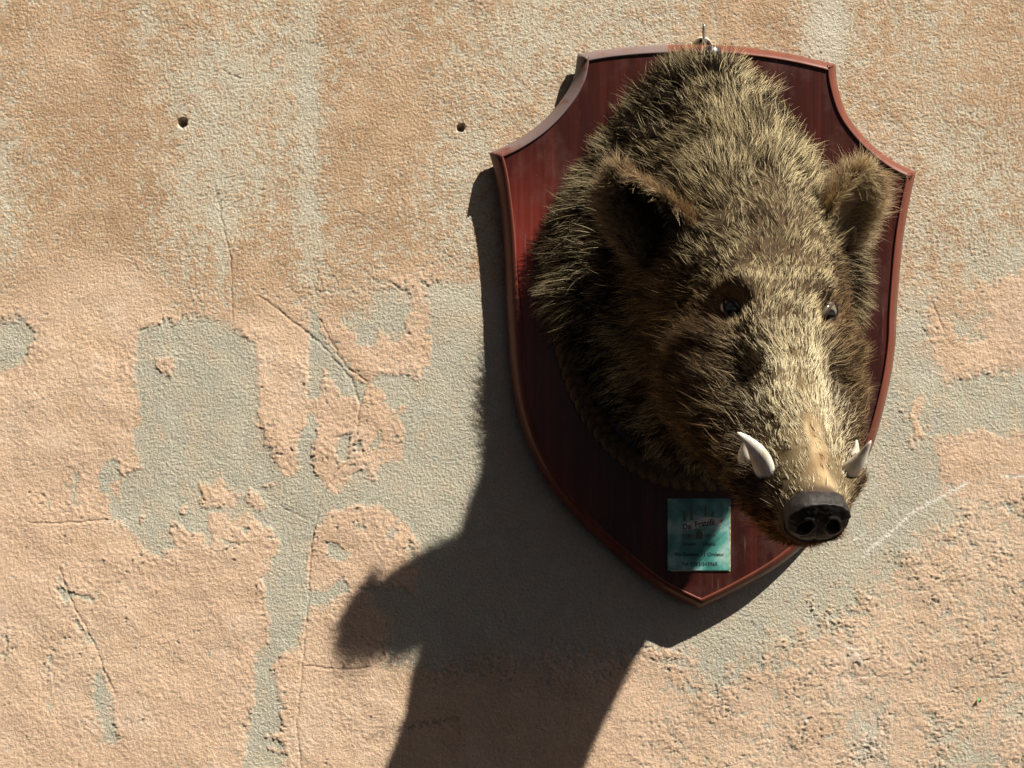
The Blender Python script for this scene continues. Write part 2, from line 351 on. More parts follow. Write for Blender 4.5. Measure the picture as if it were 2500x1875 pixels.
def build_plaque():
    prof = [(0.0018, D_BACK), (0.0, D_BACK + .0015), (0.0, D_LIP)]
    for a in np.linspace(0, 90, 9)[1:]:
        k_ = a / 90; prof.append((.0130 * k_, D_LIP + (D_CREST - D_LIP) * (k_ + .16 * math.sin(math.pi * k_) - .10 * max(0, k_ - .75))))
    prof += [(.0142, D_CREST - .0001), (.0150, D_CREST - .0007), (.0153, D_PANEL - .003)]
    R = []
    for ins, D in prof:
        q = inset(OUT, ins); R.append(np.stack([q[:, 0], np.full(len(q), -D), q[:, 1]], 1))
    n = len(OUT); V = np.vstack(R); F = grid_faces(len(R), n, True)
    me = mesh_np('edge_moulding', V, F[:, ::-1])
    pn = inset(OUT, .0151); pv = []; pf = []
    bm = bmesh.new(); vs = [bm.verts.new((x, -D_PANEL, z)) for x, z in pn]; vb = [bm.verts.new((x, -D_BACK, z)) for x, z in pn]
    bm.faces.new(vs); bm.faces.new(vb[::-1])
    for i in range(n): bm.faces.new((vs[i], vb[i], vb[(i + 1) % n], vs[(i + 1) % n]))
    bmesh.ops.triangulate(bm, faces=[f for f in bm.faces if len(f.verts) > 4]); bmesh.ops.recalc_face_normals(bm, faces=bm.faces)
    me2 = bpy.data.meshes.new('plaque'); bm.to_mesh(me2); bm.free()
    # varnished mahogany
    def wood(name, rough):
        m = NT(name, rough=rough, spec=.16, coat=.18); m.b.inputs['Coat Roughness'].default_value = .12
        g = m.noise(m.coord((60, 20, 2.2)), 1.0, 5, .6); g2 = m.noise(m.coord((220, 30, 7)), 1.0, 3, .6); big = m.noise(m.coord((5, 5, 3)), 1.0, 3, .5)
        c = m.ramp(g, [(.28, (.030, .0065, .005)), (.50, (.105, .021, .015)), (.75, (.210, .044, .029))])
        c = m.mixc(m.ramp(g2, [(.42, (0, 0, 0)), (.62, (1, 1, 1))]), c, m.mixc(.5, c, (.035, .010, .008)))
        return m, c, g2, big
    m, c, g2, big = wood('mahogany board', .30)
    tc = m.n('ShaderNodeTexCoord'); sx = m.n('ShaderNodeSeparateXYZ'); m.l(tc.outputs['Object'], sx.inputs[0])
    # board redder at its left side; darker elsewhere, with shade put into the colour
    def lin(sock, a, b):
        mr = m.n('ShaderNodeMapRange'); mr.inputs[1].default_value = a; mr.inputs[2].default_value = b; m.l(sock, mr.inputs[0]); return mr.outputs[0]
    fr = lin(sx.outputs[0], .12, .02)
    fz = lin(sx.outputs[2], .30, .16); fm = m.n('ShaderNodeMath', operation='MULTIPLY'); m.l(fr, fm.inputs[0]); m.l(fz, fm.inputs[1])
    c = m.mixc(fm.outputs[0], m.mixc(.68, c, (.022, .0065, .0055)), m.mixc(.35, c, (.26, .026, .020)))
    dust = m.noise(m.coord((14, 14, 9)), 1.0, 6, .7)
    spots = m.noise(m.coord((90, 90, 60)), 1.0, 3, .6)
    c = m.mixc(m.ramp(dust, [(.50, (0, 0, 0)), (.72, (.30, .30, .30))]), c, (.16, .10, .09))
    scr = m.noise(m.coord((420, 420, 9)), 1.0, 3, .7); c = m.mixc(m.ramp(scr, [(.66, (0, 0, 0)), (.72, (.35, .35, .35))]), c, (.26, .18, .16))
    c = m.mixc(m.ramp(spots, [(.72, (0, 0, 0)), (.76, (.5, .5, .5))]), c, (.45, .38, .34))
    m.l(c, m.b.inputs['Base Color']); m.l(m.ramp(dust, [(.3, (.25, .25, .25)), (.7, (.42, .42, .42))]), m.b.inputs['Roughness'])
    m.bump(g2, .12, .0006)
    part('plaque', me2, m.m, smooth=False)
    m, c, g2, big = wood('mahogany moulding', .3)
    tc = m.n('ShaderNodeTexCoord'); sx = m.n('ShaderNodeSeparateXYZ'); m.l(tc.outputs['Object'], sx.inputs[0])
    def step(sock, a, b):
        mr = m.n('ShaderNodeMapRange'); mr.inputs[1].default_value = a; mr.inputs[2].default_value = b; m.l(sock, mr.inputs[0]); return mr.outputs[0]
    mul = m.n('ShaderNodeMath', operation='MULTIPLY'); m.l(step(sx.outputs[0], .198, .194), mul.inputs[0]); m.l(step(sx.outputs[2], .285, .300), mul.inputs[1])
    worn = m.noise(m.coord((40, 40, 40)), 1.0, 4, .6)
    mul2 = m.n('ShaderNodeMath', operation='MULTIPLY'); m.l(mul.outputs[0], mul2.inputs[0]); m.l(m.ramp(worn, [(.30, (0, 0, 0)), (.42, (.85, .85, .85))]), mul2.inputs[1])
    c = m.mixc(mul2.outputs[0], m.mixc(.4, c, (.25, .088, .058)), (.17, .135, .135))       # dull grey patch on the upper left edge
    m.l(c, m.b.inputs['Base Color']); m.l(m.ramp(worn, [(.3, (.34, .34, .34)), (.75, (.55, .55, .55))]), m.b.inputs['Roughness']); m.bump(worn, .1, .001)
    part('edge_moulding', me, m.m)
    # bolt head near the top edge
    c0 = at(1738, 133, .033); n = 20; V = []; F = []
    for a in np.linspace(0, 90, 7):
        for t in np.linspace(0, 2 * math.pi, n, endpoint=False):
            r = .0125 * math.cos(math.radians(a)); V.append((c0[0] + r * math.cos(t), c0[1] - .009 * math.sin(math.radians(a)) + .002, c0[2] + r * math.sin(t)))
    for f in grid_faces(7, n, True): F.append(tuple(f[::-1]))
    bm_ = NT('blackened steel', (.10, .10, .11), .35, .5, .85); nn = bm_.noise(bm_.coord(), 400, 3); bm_.bump(nn, .2, .0004)
    part('bolt_head', mesh_py('bolt_head', V, F), bm_.m)
build_plaque()

# ---- head: lofted rings between a dorsal and a ventral line
# (dorsal D, dorsal z, ventral D, ventral z, half width, roundness)
RINGS = np.array([
    (.028, .388, .028, -.092, .158, 1.85),
    (.060, .384, .052, -.090, .157, 1.9),
    (.100, .360, .085, -.084, .136, 2.0),
    (.150, .320, .130, -.080, .112, 2.1),
    (.200, .272, .180, -.079, .097, 2.2),
    (.245, .220, .225, -.081, .094, 2.3),
    (.290, .163, .270, -.087, .092, 2.3),
    (.335, .103, .315, -.098, .083, 2.4),
    (.372, .052, .352, -.112, .070, 2.4),
    (.408, .002, .388, -.127, .059, 2.3),
    (.438, -.036, .418, -.138, .048, 2.3),
    (.465, -.071, .442, -.143, .0365, 2.3),
    (.486, -.100, .460, -.141, .0280, 2.3),
])
def ringp(s):
    """s in 0..1 -> interpolated ring parameters"""
    k = len(RINGS) - 1; t = np.clip(s, 0, 1) * k; i = np.minimum(t.astype(int), k - 1); f = (t - i)[..., None]
    P = np.vstack([2 * RINGS[0] - RINGS[1], RINGS, 2 * RINGS[-1] - RINGS[-2]])
    a, b, c, d = P[i], P[i + 1], P[i + 2], P[i + 3]
    return .5 * (2 * b + (c - a) * f + (2 * a - 5 * b + 4 * c - d) * f * f + (3 * b - a - 3 * c + d) * f ** 3)
def midx(D): return .2370 + .0190 * sstep(.04, .18, np.asarray(D, float)) + .0095 * np.clip(D / .42, 0, 1.3)
def head_raw(s, th):
    r = ringp(s); T = r[..., 0:2]; B = r[..., 2:4]; w_ = r[..., 4]; p = r[..., 5]
    cs, sn = np.cos(th), np.sin(th)
    p = p + 1.1 * sstep(-.1, .3, sn) * sstep(.40, .55, s) * (1 - sstep(.85, .95, s))
    p = p - .50 * sstep(-.1, .35, sn) * (1 - sstep(.12, .36, s))
    k = (np.abs(cs) ** p + np.abs(sn) ** p) ** (-1 / p)
    ul = cs * k; vl = sn * k
    # muzzle: upper snout a little narrower than jowls, bridge flat
    C = (T + B) / 2; H = (T - B) / 2
    pos = C + H * vl[..., None]
    # widest a bit below the middle on the neck and cheeks
    egg = 1 - .05 * vl * sstep(.05, .35, s) * (1 - sstep(.72, .9, s)) - .06 * vl * (1 - sstep(0, .3, s))
    tap = (.30 + .14 * sstep(.52, .66, s)) * sstep(.40, .55, s) * (1 - .45 * sstep(.80, .95, s))
    x = ul * w_ * egg * (1 - tap * sstep(-.25, .85, vl))
    D = pos[..., 0]; z = pos[..., 1]
    return np.stack([midx(D) + x, -D, z], -1)
NS, NTH = 190, 160
sv = np.linspace(0, 1, NS); tv = np.linspace(0, 2 * math.pi, NTH, endpoint=False)
SS, TH = np.meshgrid(sv, tv, indexing='ij')
HP = head_raw(SS, TH)
def normals(P):
    ds = np.gradient(P, axis=0); dt = (np.roll(P, -1, 1) - np.roll(P, 1, 1)) / 2
    return nrm(np.cross(dt, ds)), ds
HN, HDS = normals(HP)
if ((HP[100, 0] - HP[100].mean(0)) * HN[100, 0]).sum() < 0: HN = -HN
def surf(px, py):
    q = proj(HP); d = np.hypot(q[..., 0] - px, q[..., 1] - py)
    view = nrm(np.array([0, -CAMD, 0]) - HP); d = d + np.where((HN * view).sum(-1) < .05, 1e5, 0)
    i = np.unravel_index(np.argmin(d), d.shape); return HP[i].copy(), HN[i].copy(), i
EYES = [surf(1788, 750), surf(2026, 766)]
def lateral(P): return P[..., 0] - midx(-P[..., 1])
disp = np.zeros(HP.shape[:2])
def gauss(c, r): return np.exp(-(((HP - c) / r) ** 2).sum(-1))
for (c, n, i), sg in zip(EYES, (-1, 1)):
    disp -= .012 * gauss(c, .019)                                   # socket
    disp += .016 * gauss(c + np.array([-sg * .008, -.004, .026]), np.array([.022, .02, .014]))   # brow
    disp += .009 * gauss(c + np.array([sg * .022, .02, -.030]), np.array([.026, .03, .020]))      # cheek bone
    disp -= .011 * gauss(c + np.array([sg * .002, -.045, -.062]), np.array([.024, .035, .032]))     # hollow in front of the eye
    disp += .014 * gauss(c + np.array([sg * .035, .08, -.10]), np.array([.05, .06, .06]))         # jowl
# mouth line and lip
for sg in (-1, 1):
    for k in np.linspace(0, 1, 14):
        D = .375 + .085 * k; z = -.098 - .022 * k; g = np.exp(-((HP[..., 1] + D) / .008) ** 2 - ((HP[..., 2] - z) / .006) ** 2) * (lateral(HP) * sg > .008)
        disp -= .0022 * g
    disp += .007 * np.exp(-((HP[..., 1] + .425) / .022) ** 2 - ((HP[..., 2] + .085) / .016) ** 2) * (lateral(HP) * sg > .008)
disp += .004 * vnoise3(HP * 22, 3) * (1 - sstep(.6, .85, SS)) + .0015 * vnoise3(HP * 60, 4)
HP = HP + HN * disp[..., None]
HN2, HDS = normals(HP)
HN = np.where(((HN2 * HN).sum(-1) < 0)[..., None], -HN2, HN2)
EYES = [surf(1788, 750), surf(2026, 766)]
LAT = lateral(HP); DD = -HP[..., 1]; ZZ = HP[..., 2]
VL = np.sin(TH)
bw = -.001 + .0105 * sstep(.385, .475, DD) + .003 * vnoise3(HP * 70, 8)
bald = sstep(.380, .42, DD + .012 * vnoise3(HP * 60, 8)) * sstep(.008, -.008, np.abs(LAT - .007) - bw + .005 * vnoise3(HP * np.array([160, 50, 50]), 18)) * (VL > .2)
bald = np.maximum(bald, sstep(.965, .985, SS) * .9)
jaw = sstep(.66, .80, SS) * sstep(-.30, -.55, VL)
def head_skin_color():
    n = vnoise3(HP * 140, 12)
    C = mix((.055, .038, .024), (.085, .058, .034), sstep(-.6, .6, n))
    C = mix(C, mix((.44, .335, .195), (.25, .165, .088), sstep(-.5, .7, .6 * n + .8 * vnoise3(HP * np.array([240, 45, 45]), 14))), np.clip(bald, 0, 1))
    C = mix(C, (.15, .11, .062), sstep(.34, .42, DD) * (1 - bald))
    C = mix(C, (.085, .058, .040), sstep(.955, .975, SS))
    C = mix(C, (.20, .10, .045), jaw * (SS < .96))
    for (c, nn, i) in EYES:
        C = mix(C, (.19, .115, .065), .85 * gauss(c, .022))
    return C
hV = HP.reshape(-1, 3); hF = grid_faces(NS, NTH, True)
head_me = mesh_py('head', [tuple(v) for v in hV], [tuple(f) for f in hF] + [tuple(range(NTH))[::-1], tuple((NS - 1) * NTH + i for i in range(NTH))])
bmh = bmesh.new(); bmh.from_mesh(head_me); bmesh.ops.recalc_face_normals(bmh, faces=bmh.faces); bmh.to_mesh(head_me); bmh.free()
set_col(head_me, head_skin_color().reshape(-1, 3))
ms = NT('boar hide', rough=.95, spec=.08); ms.l(ms.attr(), ms.b.inputs['Base Color'])
ms.bump(ms.noise(ms.coord((1, 1, .5)), 420, 4, .65), .5, .0012)
head = part('head', head_me, ms.m)

# ---- ears
def ear_surface(base, tip, open_dir, width, cup, fold, nL=34, nW=28):
    L = tip - base; ln = np.linalg.norm(L); L = L / ln; N = open_dir - L * (open_dir @ L); N = N / np.linalg.norm(N); A = np.cross(N, L)
    s, t = np.meshgrid(np.linspace(0, 1, nL), np.linspace(-1, 1, nW), indexing='ij')
    wid = width * np.where(s < .45, .74 + .26 * np.sin(s / .45 * math.pi / 2), np.clip(1 - np.clip((s - .45) / .56, 0, 1) ** 1.9, 0, 1) ** .75)
    ang = t * cup * (1.25 - .55 * s)
    rad = wid / cup / 1.0
    a = np.sin(ang) * rad; nn = (1 - np.cos(ang)) * rad
    bend = fold * s ** 2.2
    P = base + L * (s * ln)[..., None] + A * a[..., None] + N * (nn + bend)[..., None]
    P = P + (N * (.003 * np.sin(7 * t + 3 * s))[..., None])
    return P, L, A, N
def ear_mesh(P, name, N):
    nL, nW = P.shape[:2]; ds = np.gradient(P, axis=0); dt = np.gradient(P, axis=1); n = nrm(np.cross(ds, dt))
    if (n[nL // 2, nW // 2] @ N) < 0: n = -n
    s = np.linspace(0, 1, nL)[:, None, None]; th = .0055 * (1 - .75 * s)
    Pi, Po = P + n * th * .5, P - n * th * .5
    V = np.vstack([Pi.reshape(-1, 3), Po.reshape(-1, 3)]); f = grid_faces(nL, nW); k = nL * nW
    F = [tuple(q) for q in f] + [tuple(q[::-1] + k) for q in f]
    ring = [(0, j) for j in range(nW)] + [(i, nW - 1) for i in range(1, nL)] + [(nL - 1, j) for j in range(nW - 2, -1, -1)] + [(i, 0) for i in range(nL - 2, 0, -1)]
    ids = [i * nW + j for i, j in ring]
    for a, b in zip(ids, ids[1:] + ids[:1]): F.append((a, a + k, b + k, b))
    me = mesh_py(name, [tuple(v) for v in V], F)
    bm = bmesh.new(); bm.from_mesh(me); bmesh.ops.recalc_face_normals(bm, faces=bm.faces); bm.to_mesh(me); bm.free()
    return me, n
me_ = NT('ear hide', (.045, .030, .022), .8, .2); me_.bump(me_.noise(me_.coord(), 350, 3), .4, .001)
EARS = []
for (bp, tp, od) in [((1662, 610, .180), (1515, 396, .252), np.array([-.42, -.80, -.38])),
                     ((2008, 600, .175), (2070, 400, .208), np.array([.50, -.80, .20]))]:
    P, L, A, N = ear_surface(at(*bp), at(*tp), od, (.043 if od[0] < 0 else .035), (1.2 if od[0] < 0 else .85), .022)
    me, n = ear_mesh(P, 'ear', N); o = part('ear', me, me_.m, head); EARS.append((P, n, L, A, N))

# ---- eyes
def eye_mat():
    m = NT('glass eye', (.02, .015, .01), .05, .6, 0, 1.0); m.l(m.attr(), m.b.inputs['Base Color']); return m.m
EM = eye_mat(); LMn = NT('eyelid skin', (.1, .06, .04), .85, .15); LMn.l(LMn.attr(), LMn.b.inputs['Base Color']); LM = LMn.m
for (c, n, i), sg in zip(EYES, (-1, 1)):
    e1 = nrm(HDS[i] * 1.0); fw = nrm(n + e1 * .12); e1 = nrm(e1 - fw * (e1 @ fw)); e2 = np.cross(fw, e1); e2 = e2 * np.sign(e2[2] + 1e-9)
    r = .0150; cen = c - fw * .0084; look = nrm(fw * 1.0 + e1 * .30); l2 = nrm(np.cross(look, e1)); l1 = np.cross(l2, look)
    V = []; C = []; F = []
    for a in np.linspace(0, 180, 33):
        for t in np.linspace(0, 2 * math.pi, 32, endpoint=False):
            ar = math.radians(a); d = look * math.cos(ar) + math.sin(ar) * (l1 * math.cos(t) + l2 * math.sin(t)); V.append(tuple(cen + d * r))
            C.append((.004, .004, .004) if a < 25 else ((.15, .14, .10) if a < 42 else ((.05, .042, .032) if a < 47 else (.16, .14, .11))))
    for f in grid_faces(33, 32, True): F.append(tuple(f))
    me = mesh_py('eye', V, F); set_col(me, np.array(C)); part('eye', me, EM, head)
    # almond lids: skin from the opening outwards into the socket
    V = []; F = []; nt_ = 48
    for k, (sc, lift_, ) in enumerate([(.98, -.0006), (1.0, .0012), (1.12, .0024), (1.28, .0020), (1.50, -.0012), (1.8, -.0080)]):
        for t in np.linspace(0, 2 * math.pi, nt_, endpoint=False):
            ct, st = math.cos(t), math.sin(t); x = .0116 * ct * (1 + (sc - 1) * .75); y = (.0047 if st > 0 else .0050) * st * (1 - .35 * ct * ct) * sc
            q = x * x + y * y; h = math.sqrt(max(r * r - q, 0)) if q < r * r else -.004
            h = h + lift_; V.append(tuple(cen + e1 * x + e2 * y + fw * h))
    for f in grid_faces(6, nt_, True): F.append(tuple(f))
    me = mesh_py('eyelid', V, F); bm = bmesh.new(); bm.from_mesh(me); bmesh.ops.recalc_face_normals(bm, faces=bm.faces); bm.to_mesh(me); bm.free()
    set_col(me, np.repeat(np.array([(.012, .010, .009), (.014, .011, .010), (.030, .020, .015), (.075, .046, .028), (.11, .068, .040), (.09, .055, .033)]), nt_, 0)); part('eyelid', me, LM, head)

# ---- nose disc
def build_snout():
    n = nrm(np.array([.04, -.80, -.60])); c = np.array([midx(.482), -.482, -.1215]); up = nrm(np.array([0, -.6, .8]) - n * (np.array([0, -.6, .8]) @ n)); rt = nrm(np.cross(up, n))
    nr, na = 46, 110; V = []; C = []
    for i in range(nr):
        q = i / (nr - 1)
        for t in np.linspace(0, 2 * math.pi, na, endpoint=False):
            ct, st = math.cos(t), math.sin(t); R = (abs(ct) ** 2.4 + abs(st) ** 2.4) ** (-1 / 2.4)
            wx = .0272; wy = .0224 if st > 0 else .0214
            if q < .72:
                rr = q / .72; x = wx * R * ct * rr; y = wy * R * st * rr; h = .0045 * (1 - rr ** 4) - .0025 + .0022 * rr ** 6 * (1 if st > .2 else .2)
                for s_ in (-1, 1):
                    xr, yr = (x - s_ * .0125), (y + .002); xr, yr = xr * .88 + s_ * yr * .47, -s_ * xr * .47 + yr * .88; d = math.hypot(xr / .0050, yr / .0074); h -= .013 / (1 + math.exp((d - .95) * 9)) - .0016 * math.exp(-((d - 1.35) / .28) ** 2)
                h -= .0012 * math.exp(-(x / .003) ** 2) * (y < 0)
            else:
                k = (q - .72) / .28; a = k * 1.9; sc = 1 + .03 * math.sin(min(a, 1.57)) - max(0, k - .5) * .10; x = wx * R * ct * sc; y = wy * R * st * sc; h = -.0025 - .017 * k ** 1.2 + .0022 * (1 if st > .2 else .2) * (1 - k)
            V.append(c + rt * x + up * y + n * h); 
    V = np.array(V); V += nrm(V - c) * (.0008 * vnoise3(V * 260, 5) + .0012 * vnoise3(V * 80, 6))[:, None]; V += n * (.00025 * vnoise3(V * 330, 7))[:, None]
    me = mesh_py('snout_disc', [tuple(v) for v in V], [tuple(f) for f in grid_faces(nr, na, True)])
    bm = bmesh.new(); bm.from_mesh(me); bmesh.ops.remove_doubles(bm, verts=bm.verts, dist=1e-6); bmesh.ops.recalc_face_normals(bm, faces=bm.faces); bm.to_mesh(me); bm.free()
    m = NT('nose leather', (.030, .026, .026), .58, .35); co = m.coord(); a = m.noise(co, 160, 5, .65)
    m.l(m.ramp(a, [(.3, (.008, .007, .007)), (.62, (.026, .022, .021)), (.8, (.08, .065, .058))]), m.b.inputs['Base Color']); m.bump(m.noise(co, 520, 4, .6), .5, .001)
    part('snout_disc', me, m.m, head)
build_snout()

# ---- tusks
mt = NT('ivory', (.80, .75, .66), .4, .4, 0, .1); mt.b.inputs['Subsurface Weight'].default_value = .0
mt.bump(mt.noise(mt.coord((700, 500, 90)), 1, 3), .25, .0006)
mt.l(mt.ramp(mt.noise(mt.coord((90, 90, 40)), 1, 4), [(.28, (.62, .52, .38)), (.55, (.84, .80, .72))]), mt.b.inputs['Base Color'])
def tusk(a, b, c, r, flat, side):
    t = np.linspace(0, 1, 20)[:, None]; P = (1 - t) ** 2 * a + 2 * t * (1 - t) * b + t * t * c
    t = t[:, 0]; rad = r * np.clip((1 - t ** 1.7), 0, 1) ** .75 * (.86 + .3 * np.sin(np.clip(t * 1.3, 0, 1) * math.pi)) + .0007
    V, F = tube(P, rad, 14, True, flat, side); part('tusk', mesh_py('tusk', V, F), mt.m, head)
tusk(at(1870, 1176, .438), at(1866, 1098, .452), at(1800, 1056, .462), .0092, .5, (-.5, -.75, .3))
tusk(at(1848, 1142, .412), at(1806, 1120, .420), at(1830, 1064, .424), .0098, .75, (-.6, -.6, .2))
tusk(at(2052, 1172, .432), at(2096, 1130, .448), at(2126, 1076, .464), .0108, .5, (.45, -.8, .3))
tusk(at(2062, 1130, .405), at(2090, 1118, .412), at(2091, 1074, .416), .0078, .75, (.6, -.6, .2))

# ---- plaited rope round the neck
def build_rope():
    th = np.linspace(0, 2 * math.pi, 721); cs, sn = np.cos(th), np.sin(th); pw = np.where(sn < 0, 2.2, 1.4); kk = (np.abs(cs) ** pw + np.abs(sn) ** pw) ** (-1 / pw)
    r0 = np.stack([.2385 + (.180 - .035 * sstep(-.25, .2, sn)) * cs * kk, np.full_like(th, -.03), .135 + np.where(sn < 0, .255, .25) * sn * kk], -1); ctr = r0.mean(0)
    base = r0.copy(); d = nrm(base - ctr); base[:, 1] = -(D_PANEL + .0085)
    arc = np.concatenate([[0], np.cumsum(np.linalg.norm(np.diff(base, axis=0), axis=1))]); tot = arc[-1]; k = round(tot / .042)
    rope = bpy.data.objects.new('rope_trim', None); COL.objects.link(rope); rope.parent = trophy; rope.matrix_parent_inverse = TINV
    m = NT('hemp rope', (.20, .13, .075), .9, .1); tx = m.noise(m.coord((1, 1, 1)), 500, 4, .7)
    m.l(m.ramp(tx, [(.3, (.10, .062, .034)), (.7, (.27, .18, .10))]), m.b.inputs['Base Color']); m.bump(tx, .9, .002)
    for j in range(3):
        ph = 2 * math.pi * (k * arc / tot) + j * 2 * math.pi / 3
        P = base + d * (.0085 * np.sin(ph))[:, None] + np.array([0, -1, 0]) * (.0042 * np.sin(2 * ph))[:, None]
        V, F = tube(P[:-1], .0062, 8, False); n = len(P) - 1
        F += [((n - 1) * 8 + i, (n - 1) * 8 + (i + 1) % 8, (i + 1) % 8, i)[::-1] for i in range(8)]
        part('rope_strand', mesh_py('rope_strand', V, F), m.m, rope)
build_rope()

# ------------------------------------------------------------------ fur
def build_fur():
    NP_ = 6
    roots = []; nors = []; flow = []; leng = []; lift = []; tipc = []; basec = []; band = []; thick = []
    # --- head
    area = np.linalg.norm(np.cross(HP[1:, :] - HP[:-1, :], (np.roll(HP, -1, 1) - HP)[:-1]), axis=-1)
    dens = 1.0 + 3.4 * sstep(.45, .72, SS[:-1]); dens = dens * (1 - .30 * np.clip(bald[:-1], 0, 1)) * (1 - .90 * sstep(.975, .995, SS[:-1]))
    # thin out what faces down and back to the board, where nothing is seen
    p = (area * dens).ravel(); p /= p.sum(); N = 235000
    ids = rng.choice(len(p), N, p=p); i = ids // NTH; j = ids % NTH; fi = rng.random(N); fj = rng.random(N); j2 = (j + 1) % NTH
    def bil(A):
        if A.ndim == 2: a, b, c, d = A[i, j], A[i + 1, j], A[i, j2], A[i + 1, j2]; return (a * (1 - fi) + b * fi) * (1 - fj) + (c * (1 - fi) + d * fi) * fj
        return (A[i, j] * ((1 - fi) * (1 - fj))[:, None] + A[i + 1, j] * (fi * (1 - fj))[:, None] + A[i, j2] * ((1 - fi) * fj)[:, None] + A[i + 1, j2] * (fi * fj)[:, None])
    R = bil(HP); Nn = nrm(bil(HN)); Fd = nrm(-bil(HDS)); s = bil(SS); vl = bil(VL); D = -R[:, 1]; lat = lateral(R); jw = bil(jaw)
    eye = np.maximum(*[np.exp(-(((R - e[0]) / .016) ** 2).sum(-1)) for e in EYES]); eye2 = np.maximum(*[np.exp(-(((R - e[0]) / .032) ** 2).sum(-1)) for e in EYES])
    mane = 1 - sstep(.10, .20, D)
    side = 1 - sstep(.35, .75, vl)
    # length: short on the face, longer on cheeks and crown, long bristly ruff against the board
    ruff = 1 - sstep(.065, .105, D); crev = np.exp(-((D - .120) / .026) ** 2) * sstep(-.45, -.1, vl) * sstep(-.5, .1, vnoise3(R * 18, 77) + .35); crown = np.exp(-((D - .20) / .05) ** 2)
    ln = .0135 - .003 * sstep(.24, .30, D) * (1 - side) + .012 * side * (1 - sstep(.33, .42, D)) + .033 * ruff + .010 * mane + .015 * crown - .006 * crev
    ln = ln * (1 - .28 * sstep(.42, .475, D)) * (1 - .3 * bil(bald)) + .005 * jw
    ln = ln * (1 - .38 * sstep(-.3, -.6, vl) * (1 - jw))
    ln = ln * (1 - .62 * (1 - sstep(.05, .12, D)) * sstep(-.15, -.45, vl))
    ln = ln * (1 - .45 * eye2) * np.exp(.28 * rng.normal(size=N)) * (1 + .35 * vnoise3(R * 45, 78)); ln = np.where(eye > .74, .0008, np.clip(ln, .003, .062))
    # direction: backwards along the head, sweeping down on cheeks, with swirls
    q = R * 26; sw = np.stack([vnoise3(q, 201), vnoise3(q, 202), vnoise3(q, 203)], -1)
    q = R * 75; sw2 = np.stack([vnoise3(q, 204), vnoise3(q, 205), vnoise3(q, 206)], -1)
    fl = Fd + .34 * sw + .30 * sw2 + side[:, None] * np.array([0, 0, -.35]) + (np.sign(lat) * .35 * sstep(.02, .06, np.abs(lat)) * (1 - mane))[:, None] * np.array([1, 0, 0])
    fl = nrm(fl - Nn * (fl * Nn).sum(-1, keepdims=True))
    lf = .36 - .10 * sstep(.24, .30, D) + .40 * mane + .25 * ruff + .12 * rng.normal(size=N) + .15 * np.exp(-((D - .215) / .05) ** 2); lf = lf * (1 - .25 * sstep(.34, .42, D))
    # colour: dark bristles with straw tips, in patches
    nA = vnoise3(R * 30, 301); nB = vnoise3(R * 80, 302); nC = rng.normal(size=N); pq = proj(R)
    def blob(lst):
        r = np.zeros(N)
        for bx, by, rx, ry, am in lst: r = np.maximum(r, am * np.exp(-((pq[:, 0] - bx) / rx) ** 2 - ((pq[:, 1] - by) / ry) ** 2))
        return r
    straw = mix((.82, .70, .44), (.50, .41, .24), np.clip(.5 + .45 * nA + .35 * nC, 0, 1))
    brown = mix((.32, .205, .10), (.17, .108, .054), np.clip(.5 + .5 * nA + .3 * nC, 0, 1))
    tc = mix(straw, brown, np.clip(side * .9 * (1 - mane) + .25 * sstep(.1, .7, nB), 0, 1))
    tc = mix(tc, (.88, .72, .42), ruff * .75 * np.clip(.6 + .6 * nC, 0, 1)); tc = mix(tc, (.52, .28, .105), jw * .85); tc = mix(tc, (.34, .21, .11), eye2 * .8)
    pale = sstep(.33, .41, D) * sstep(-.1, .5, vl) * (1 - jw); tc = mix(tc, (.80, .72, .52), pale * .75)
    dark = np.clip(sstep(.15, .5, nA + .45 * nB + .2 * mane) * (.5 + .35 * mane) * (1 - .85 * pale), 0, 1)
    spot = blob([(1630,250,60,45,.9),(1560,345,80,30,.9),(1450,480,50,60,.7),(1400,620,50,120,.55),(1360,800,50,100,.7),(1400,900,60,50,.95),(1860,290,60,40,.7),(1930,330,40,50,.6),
                 (1870,545,75,24,.9),(1760,560,60,25,.5),(2105,740,30,130,.45),(1885,1190,35,42,.95),(1530,960,80,60,.6),(1640,480,60,120,.5)])  # dark patches; those behind the crown paint the shade of its crevice
    solid = rng.random(N) < (.34 - .18 * pale - .12 * ruff + .55 * crev + .26 * side * (1 - mane))           # wholly dark bristles among the agouti ones; the extra ones paint the crevice's shade
    dkc = mix((.024, .018, .014), (.075, .046, .026), rng.random(N))
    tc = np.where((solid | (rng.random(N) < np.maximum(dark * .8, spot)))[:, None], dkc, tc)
    bc = mix((.030, .021, .014), (.009, .008, .008), np.clip(mane + dark, 0, 1)); bc = mix(bc, (.13, .060, .024), jw)
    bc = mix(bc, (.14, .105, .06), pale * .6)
    bd = .44 + .22 * ruff + .08 * mane - .10 * pale + .10 * nC
    roots.append(R); nors.append(Nn); flow.append(fl); leng.append(ln); lift.append(lf); tipc.append(tc); basec.append(bc); band.append(bd); thick.append((.00013 + .00008 * mane + .00004 * sstep(.30, .38, D)) * np.exp(.30 * rng.normal(size=N)))
